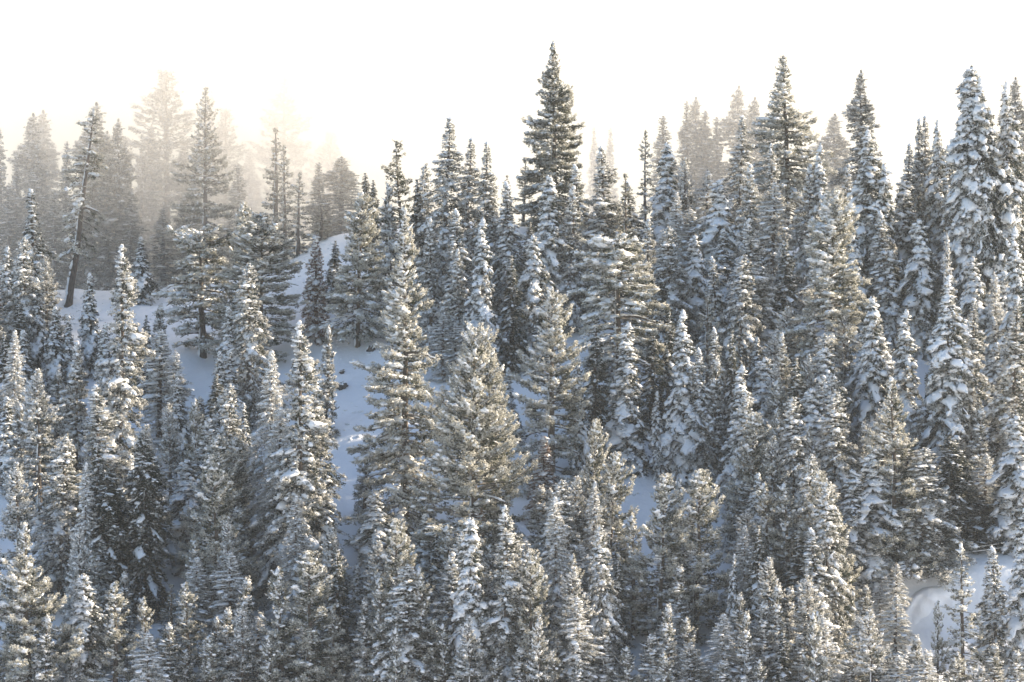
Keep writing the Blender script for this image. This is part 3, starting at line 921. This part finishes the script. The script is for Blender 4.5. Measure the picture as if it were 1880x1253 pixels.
HK = dict(
 lean=dict(PN, prof=[(0, .1), (.2, .45), (.35, .8), (.5, 1), (.75, .7), (.92, .3), (1, .08)], t0=.3, per=3, step=1.0, droop=.6, up=.4, snow=.9, frost=.62, gap=.2, bare=.3, limbs=3, jit=.45, trunk_r=.42),
 tier=dict(PN, prof=[(0, .7), (.2, .85), (.35, 1), (.5, .75), (.62, .6), (.75, .35), (.9, .16), (1, .05)], t0=.08, per=5, step=1.35, droop=.45, up=.9, snow=.6, frost=.42, gap=.1, dens=.62, spray=.22, limbs=4, jit=.3, trunk_r=.36, sideR=1.15),
 flat=dict(PN, prof=[(0, .3), (.18, .7), (.35, 1), (.6, .98), (.8, .78), (.93, .68), (1, .35)], t0=.16, per=5, step=1.25, droop=.30, up=.35, snow=.95, frost=.62, lee=.3, gap=.08, dens=.65, spray=.28, limbs=7, jit=.32, trunk_r=.42),
 multi=dict(PN, prof=[(0, .7), (.15, 1), (.4, .9), (.6, .6), (.8, .36), (1, .06)], t0=.12, per=5, step=.8, droop=.40, up=.8, snow=.85, frost=.64, limbs=4, jit=.35),
 reach=dict(PN, prof=[(0, .9), (.3, 1), (.55, .7), (.7, .55), (.85, .36), (1, .08)], t0=.1, per=4, step=.85, droop=.3, up=.5, snow=.6, frost=.28, sideL=1.25, gap=.2, limbs=4, jit=.5),
 giant=dict(PN, prof=[(0, .8), (.12, 1), (.28, .95), (.42, .78), (.55, .62), (.68, .44), (.78, .26), (.9, .14), (1, .04)], t0=.05, per=5, step=.85, droop=.48, up=.9, snow=1.0, frost=.60, limbs=8, jit=.38, dens=.85, sideL=1.05, trunk_r=.45),
 massive=dict(PN, prof=[(0, .85), (.15, 1), (.35, .96), (.55, .82), (.75, .58), (.9, .3), (1, .1)], t0=.05, per=5, step=.85, droop=.35, up=1.0, snow=.7, frost=.60, limbs=6, jit=.35, dens=.85, trunk_r=.45),
 tallest=dict(PN, prof=[(0, .9), (.25, 1), (.42, .90), (.52, .74), (.62, .56), (.74, .36), (.86, .19), (.94, .09), (1, .03)], t0=.05, per=5, step=.8, droop=.45, up=.8, snow=.8, lee=.15, frost=.36, limbs=3, jit=.3, gap=.04, dens=1.1, trunk_r=.40),
 rim=dict(PN, prof=[(0, .7), (.12, .95), (.35, 1), (.6, .78), (.8, .48), (.93, .26), (1, .1)], t0=.08, per=4, step=.85, droop=.38, up=.9, snow=.9, frost=.66, limbs=7, jit=.3, dens=.85, trunk_r=.4),
 limb=dict(PN, prof=[(0, .5), (.25, .8), (.45, 1), (.65, .92), (.82, .8), (.94, .6), (1, .3)], t0=.12, per=5, step=1.1, droop=.42, up=.3, snow=1.15, lee=.4, frost=.60, limbs=8, jit=.35, dens=.8, blob=1.15, trunk_r=.5),
 broad=dict(PN, prof=[(0, .7), (.25, 1), (.5, .92), (.62, .7), (.7, .38), (.78, .27), (.9, .18), (1, .06)], t0=.08, per=5, step=.85, droop=.40, up=.55, snow=.85, frost=.62, limbs=6, jit=.32, dens=.8, trunk_r=.42),
 great=dict(FIRK, prof=[(0, .8), (.2, 1), (.45, .92), (.65, .9), (.8, .72), (.9, .52), (.96, .35), (1, .1)], snow=1.1, lee=.5, frost=.25, blob=1.3, dens=.8),
 crook=dict(PN, prof=[(0, .5), (.2, .85), (.4, 1), (.6, .9), (.8, .6), (.93, .35), (1, .14)], t0=.1, per=5, step=.85, droop=.42, up=.7, snow=1.0, lee=.3, frost=.66, limbs=7, jit=.42, dens=.85, sideL=1.1, arch=.15),
 curl=dict(PN, prof=[(0, .9), (.2, 1), (.45, .85), (.6, .75), (.72, .45), (.84, .28), (1, .08)], t0=.04, per=5, step=1.0, droop=.35, up=.5, snow=.7, lee=.35, frost=.64, limbs=5, jit=.4, gap=.12, dens=.6, spray=.16),
 fore=dict(PN, prof=[(0, .9), (.15, 1), (.35, .92), (.55, .7), (.7, .42), (.8, .18), (.9, .10), (1, .06)], t0=.04, per=5, step=.85, droop=.35, up=.9, snow=.7, frost=.62, limbs=5, jit=.35, dens=.85, trunk_r=.4),
)
LEAN = dict(lean=.135, reach=-.03, crook=.04)

rows = []
for line in ROWS.strip().splitlines():
    left, _, opt = line.partition('|')
    p = left.split()
    o = dict(D=None, I=None)
    for w in opt.split():
        o[w[0]] = float(w[1:])
    rows.append((float(p[0]), float(p[1]), float(p[2]), float(p[3]), p[4], ' '.join(p[5:]), o))
BOX = []      # pixel boxes of everything placed, to keep filler trees out of open snow
FEET = []
def foot(u, vb, D):
    if D: return (u - 940) / F * D, D
    return on_ground(u, vb)
hi = 100
for line in HEROES.strip().splitlines():
    u, vt, vb, hw, key = line.split()
    u, vt, vb, hw = map(float, (u, vt, vb, hw))
    hi += 1
    lean = LEAN.get(key, 0.)
    uf = u - (50 if key == 'lean' else 0)
    x, y = foot(uf, vb, {'tier': 462., 'broad': 457., 'tallest': 452., 'lean': 0}.get(key, 0))
    z = float(ground(x, y))
    hgt = (626.5 - vt) / F * y - z
    kw = dict(HK[key])
    P = gen_tree('pine' if kw.get('needles') == 'pine' else 'fir', hi, hgt, hw / F * y, **kw)
    P['R'] = hw / F * y
    cat = 'pine tree' if kw.get('needles') == 'pine' else 'fir tree'
    place(P, x, y, hgt, hw / F * y, HL[key], cat, 'pine_tree' if cat[0] == 'p' else 'snow_laden_fir', lean=lean, rz=0.)
    FEET.append((x, y, hw / F * y))
for (u, vt, vb, hw, k, lab, o) in rows:
    x, y = foot(u, vb, o['D'])
    z = float(ground(x, y))
    hgt = (626.5 - vt) / F * y - z
    w = hw / F * y
    best = None
    for i, (H, R, s, kw) in enumerate(KIND[k]):
        if o['I'] is not None and i != int(o['I']): continue
        RR = R * max(p[1] for p in kw['prof'])
        c = abs(math.log(hgt / H)) * 1.0 + abs(math.log(w / RR)) + USE.get((k, i), 0) * .03
        if best is None or c < best[0]: best = (c, i)
    i = best[1]; USE[k, i] = USE.get((k, i), 0) + 1
    cat = {'F': 'fir tree', 'C': 'fir tree', 'P': 'pine tree', 'D': 'fir tree', 'R': 'rimed tree'}.get(k, 'conifer')
    place(proto(k, i), x, y, hgt, w * (1.4 if k == 'M' else 1.14), lab, cat, NAMES[k], lean=rs.uniform(-.02, .03))
    FEET.append((x, y, w))

# ------------------------------------------------------------------ smaller trees standing between the ones above
OPEN = [(535, 440, 565, 560), (560, 445, 620, 470), (240, 540, 320, 620), (325, 610, 350, 660), (612, 630, 715, 830), (704, 430, 722, 560),
        (1140, 770, 1205, 930), (1570, 1020, 1900, 1190), (118, 545, 180, 600), (225, 800, 315, 1050), (660, 400, 830, 930), (790, 620, 965, 960), (950, 540, 1075, 830), (1060, 440, 1205, 850), (480, 600, 650, 930), (300, 430, 440, 640), (590, 360, 715, 640), (1470, 350, 1580, 560), (160, 460, 265, 720), (1225, 575, 1295, 800), (1690, 500, 1780, 760), (0, 970, 110, 1240), (1170, 880, 1320, 1150), (480, 1040, 630, 1240), (1740, 950, 1840, 1030)]
SKY = [(0, 420), (400, 420), (430, 470), (620, 470), (700, 420), (800, 380), (1880, 380)]
short = [(l, u, vt, vb) for (u, vt, vb, hw, k, l, o) in rows if k != 'M'] + [(HL[k_[4]], float(k_[0]), float(k_[1]), float(k_[2])) for k_ in [q.split() for q in HEROES.strip().splitlines()]]
rf = random.Random(11)
fill = []
tries = 0
SHORTN = {}
def landmark(lab):
    w = lab.replace(',', ' ,').split()
    full = ' '.join(w).split(' ,')
    s_ = full[0] if len(full[0].split()) >= 4 else ' '.join(x for x in full[:2])
    s_ = ' '.join(s_.split()[:9])
    while s_.split()[-1] in ('a', 'the', 'of', 'with', 'in', 'and', 'on', 'at', 'its', 'to', 'right', 'left', 'by', 'from', 'one', 'between', 'two', 'behind', 'under', 'above', 'below', 'before', 'beside', 'just', 'directly', 'fine', 'round', 'long', 'lower', 'upper', 'over', 'rising', 'standing', 'snow-covered', 'heavy', 'white', 'big', 'into', 'small', 'against', 'next', 'hung', 'stretching', 'dark', 'slim', 'smooth', 'straight', 'fat', 'curling', 'hooked', 'front', 'left-hand', 'near', 'close', 'foot', 'half', 'cut', 'out', 'leaning', 'great', 'leaning', 'snow-packed', 'golden', 'steep', 'massive', 'giant', 'lit', 'thin', 'needle-like', 'blunt', 'shaded', 'horizontal', 'flat-topped', 'gold-rimmed', 'broad', 'frosted', 'crooked', 'rimed', 'furry', 'dense', 'blue', 'open'):
        s_ = ' '.join(s_.split()[:-1])
    return s_
used = set()
from collections import Counter
LMC = Counter(landmark(q[0]) for q in short)
short = [q for q in short if LMC[landmark(q[0])] == 1 and len(landmark(q[0]).split()) >= 3]
while len(fill) < 165 and tries < 9000:
    tries += 1
    y = rf.uniform(322, 462) if rf.random() < .6 else rf.uniform(322, 365); u = rf.uniform(-30, 1910)
    x = (u - 940) / F * y
    z = float(ground(x, y))
    vb = 626.5 - F * z / y
    h = rf.uniform(9, 20); w = rf.uniform(1.9, 3.2) * (h / 15) ** .6
    vt = vb - h * F / y; hw = w * F / y
    if vt < np.interp(u, [p[0] for p in SKY], [p[1] for p in SKY]): continue
    if vt > 1225: continue
    if any(u + hw > a and u - hw < c and vb > b_ and vt < d for a, b_, c, d in OPEN): continue
    if any((x - fx) ** 2 + ((y - fy) * .8) ** 2 < (.9 + .2 * fw) ** 2 + 1.2 for fx, fy, fw in FEET): continue
    k = rf.choice('FFFCCRDC') if vb < 900 else rf.choice('CCPPRCCD')
    near = sorted(short, key=lambda q: (q[1] - u) ** 2 + ((q[2] + min(90, (q[3] - q[2]) * .3)) - vt) ** 2)
    done = False
    for q in near[:6]:
        side = 'right' if u > q[1] else 'left'
        rel = ('upper ' if vt < q[2] - 10 else 'lower ') + side if abs(vt - q[2]) > 60 else side
        size = 'small' if h < 10.5 else ('medium' if h < 14 else 'tallish')
        look = {'F': 'snow-padded fir', 'C': 'frosted fir', 'R': 'rimed twiggy tree', 'D': 'dark fir', 'P': 'tufted pine'}[k]
        lab = f"{size} {look} tucked to the {rel} of the {landmark(q[0])}"
        if lab not in used and len(lab.split()) <= 16:
            used.add(lab); done = True; break
    if not done: continue
    best = min(range(len(KIND[k])), key=lambda i: abs(math.log(h / KIND[k][i][0])) + USE.get((k, i), 0) * .01)
    place(proto(k, best), x, y, h, w, lab, {'P': 'pine tree', 'R': 'rimed tree'}.get(k, 'fir tree'), NAMES[k], lean=rf.uniform(-.03, .03))
    FEET.append((x, y, w)); fill.append(1)

# the dense row of young tops along the lower edge
cand = [q for q in short if q[2] > 820]
n_ = 0
for t_ in range(900):
    if n_ >= 42: break
    y = rf.uniform(318, 331); u = rf.uniform(-10, 1890); x = (u - 940) / F * y
    vt = rf.uniform(1110, 1215); z = float(ground(x, y)); h = (626.5 - vt) / F * y - z
    if h < 5: continue
    w = rf.uniform(1.5, 2.3)
    if any((x - fx) ** 2 + ((y - fy) * .6) ** 2 < 2.6 for fx, fy, fw in FEET): continue
    if 1640 < u < 1830 and vt < 1185: continue
    k = rf.choice('CCPPPCR')
    near = sorted(cand, key=lambda q: (q[1] - u) ** 2 + (q[2] - vt) ** 2)
    lab = None
    for q in near[:5]:
        look = {'C': 'frosted young fir', 'R': 'rimed sapling', 'P': 'tufted young pine'}[k]
        lab = f"{look} at the bottom edge, {'right' if u > q[1] else 'left'} of the {landmark(q[0])}"
        if lab not in used and len(lab.split()) <= 16: break
        lab = None
    if not lab: continue
    used.add(lab); n_ += 1
    best = min(range(len(KIND[k])), key=lambda i: abs(math.log(max(h, 9) / KIND[k][i][0])) + USE.get((k, i), 0) * .004)
    place(proto(k, best), x, y, h, w, lab, {'P': 'pine tree', 'R': 'rimed tree'}.get(k, 'fir tree'), NAMES[k], lean=rf.uniform(-.03, .03))
    FEET.append((x, y, w))

# ------------------------------------------------------------------ rocks, cables, mist
def rock(u, vb, w, h, label, seed):
    r = np.random.default_rng(seed)
    x, y = on_ground(u, vb)
    Vv, Ff = ICO3
    n1 = sum(.16 * np.sin(Vv @ r.normal(0, 2.2 + k_, 3) + k_) for k_ in range(4))
    v = Vv * (1 + n1)[:, None] * np.array([w, w * .9, h])
    root = bpy.data.objects.new('rock', None); root.location = (x, y - .3, float(ground(x, y)) + h * .15)
    root.rotation_euler = (0, -.35, 0)
    root['label'] = label; root['category'] = 'rock'; C.objects.link(root)
    o = bpy.data.objects.new('stone', make_mesh('stone', v, [Ff], M_ROCK, False)); o.parent = root; C.objects.link(o)
    top = Vv[:, 2] > -2
    v2 = Vv * (1.0 + n1)[:, None] * np.array([w * 1.12, w * 1.15, h * .75]) + np.array([-w * .08, .45 * w, h * .42])
    o = bpy.data.objects.new('snow_cap', make_mesh('snow_cap', v2, [Ff], M_SNOW, True)); o.parent = root; C.objects.link(o)
rock(628, 712, .75, .5, 'largest bare dark rock poking out of the open snow patch', 3)
rock(628, 685, .35, .25, 'small dark rock just above the largest one in the snow patch', 4)
rock(682, 643, .6, .45, 'dark rock with a snow cap under the two-trunked pine', 5)

def cable(pts, name, label, grp=None):
    P = np.array([((u - 940) / F * y, y, (626.5 - v) / F * y) for u, v, y in pts])
    s = np.linspace(0, 1, 40)
    pp = np.stack([np.interp(s * (len(P) - 1), np.arange(len(P)), P[:, j]) for j in range(3)], -1)
    pp[:, 2] -= .35 * (1 - (2 * s - 1) ** 2)
    v, q = tubes(pp[None], np.full((1, 40), .05), 5)
    o = bpy.data.objects.new(name, make_mesh(name, v, [q], M_RIME, True))
    o['label'] = label; o['category'] = 'cable'
    C.objects.link(o)
cable([(1700, 1012, 357.5), (1940, 978, 358.5)], 'overhead_cable', 'upper of two thin cables strung before the dark trees above the snow bank')
cable([(1700, 1020, 357), (1940, 986, 358)], 'overhead_cable', 'lower of two thin cables strung before the dark trees above the snow bank')

# clumps fallen from the trees onto the open snow
rc = np.random.default_rng(8)
cx, cy = [], []
for a_, b_, c_, d_ in [(235, 525, 335, 655), (540, 440, 620, 560), (605, 625, 720, 830), (1140, 770, 1205, 930), (110, 550, 190, 600)]:
    for _ in range(60):
        x_, y_ = on_ground(rc.uniform(a_, c_), rc.uniform(b_, d_)); cx.append(x_ + rc.normal(0, .3)); cy.append(y_ + rc.normal(0, .6))
cx = np.array(cx); cy = np.array(cy)
sz_ = rc.lognormal(-2.2, .5, len(cx))
v_, f_ = blobs(rc, np.stack([cx, cy, ground(cx, cy) + sz_ * .1], -1), rc.normal(0, 1, (len(cx), 3)) * [1, 1, .1], np.stack([sz_ * 1.3, sz_, sz_ * .6], -1), ICO1, .2)
o = bpy.data.objects.new('fallen_snow', make_mesh('fallen_snow', v_, [f_], M_SNOW, True)); o['kind'] = 'stuff'
o['label'] = 'small clumps of snow scattered over the open patches of the slope'; C.objects.link(o)

# mist lying along and behind the crest
def volume_mat(name, col, dens, g):
    m, n, l = new_mat(name)
    out = n.new('ShaderNodeOutputMaterial')
    p = n.new('ShaderNodeVolumePrincipled')
    p.inputs['Color'].default_value = (*col, 1)
    p.inputs['Density'].default_value = dens
    p.inputs['Anisotropy'].default_value = g
    l.new(p.outputs[0], out.inputs['Volume'])
    return m
def mist_bank():
    xs = np.linspace(-150, 190, 30)
    low, mid, top = [], [], []
    V = []
    for x in xs:
        k = np.clip((x + 30) / 30, 0, 1)
        k = k * k * (3 - 2 * k); y0 = 451 + 23 * k + 2.0 * math.sin(x * .11) + 1.2 * math.sin(x * .31 + 1)
        g0 = -5.
        V += [(x, y0 + 6, g0), (x, y0, 12.), (x, y0 - 7 + 3 * k, 20.), (x, y0 - 9 + 5 * k + 3 * math.sin(x * .07), 38. + 3 * math.sin(x * .13)), (x, y0 + 12, MIST_TOP - 6), (x, y0 + 40, MIST_TOP),
              (x, 560., MIST_TOP), (x, 575., -20.), (x, 520., -22.)]
    V = np.array(V, float); n = 9; m = len(xs)
    I, J = np.meshgrid(np.arange(m - 1), np.arange(n), indexing='ij')
    a_ = I * n + J; b_ = I * n + (J + 1) % n
    Q = np.stack([a_, b_, b_ + n, a_ + n], -1).reshape(-1, 4)
    me = bpy.data.meshes.new('mist')
    faces = [list(map(int, q)) for q in Q] + [list(range(n))[::-1], [int((m - 1) * n + j) for j in range(n)]]
    me.from_pydata(V.tolist(), [], faces)
    bm = bmesh.new(); bm.from_mesh(me); bmesh.ops.recalc_face_normals(bm, faces=bm.faces); bm.to_mesh(me); bm.free()
    me.materials.append(volume_mat('mist', (1, .97, .93), MIST_D, .35))
    o = bpy.data.objects.new('mist', me); o['kind'] = 'stuff'; C.objects.link(o)
    o['label'] = 'bright mist drifting behind the crest of the slope'
MIST_TOP = 70.; MIST_D = .018
mist_bank()
def box(name, lo, hi_, mat):
    v = [(x, y, z) for x in (lo[0], hi_[0]) for y in (lo[1], hi_[1]) for z in (lo[2], hi_[2])]
    f = [(0, 1, 3, 2), (4, 6, 7, 5), (0, 4, 5, 1), (2, 3, 7, 6), (0, 2, 6, 4), (1, 5, 7, 3)]
    me = bpy.data.meshes.new(name); me.from_pydata(v, [], f); me.materials.append(mat)
    o = bpy.data.objects.new(name, me); C.objects.link(o); return o
HAZE_D = .00007
if HAZE_D:
    hz = box('haze', (-570, -160, -90), (570, 1110, 80), volume_mat('haze', (.86, .93, 1), HAZE_D, .3))
    hz['kind'] = 'stuff'
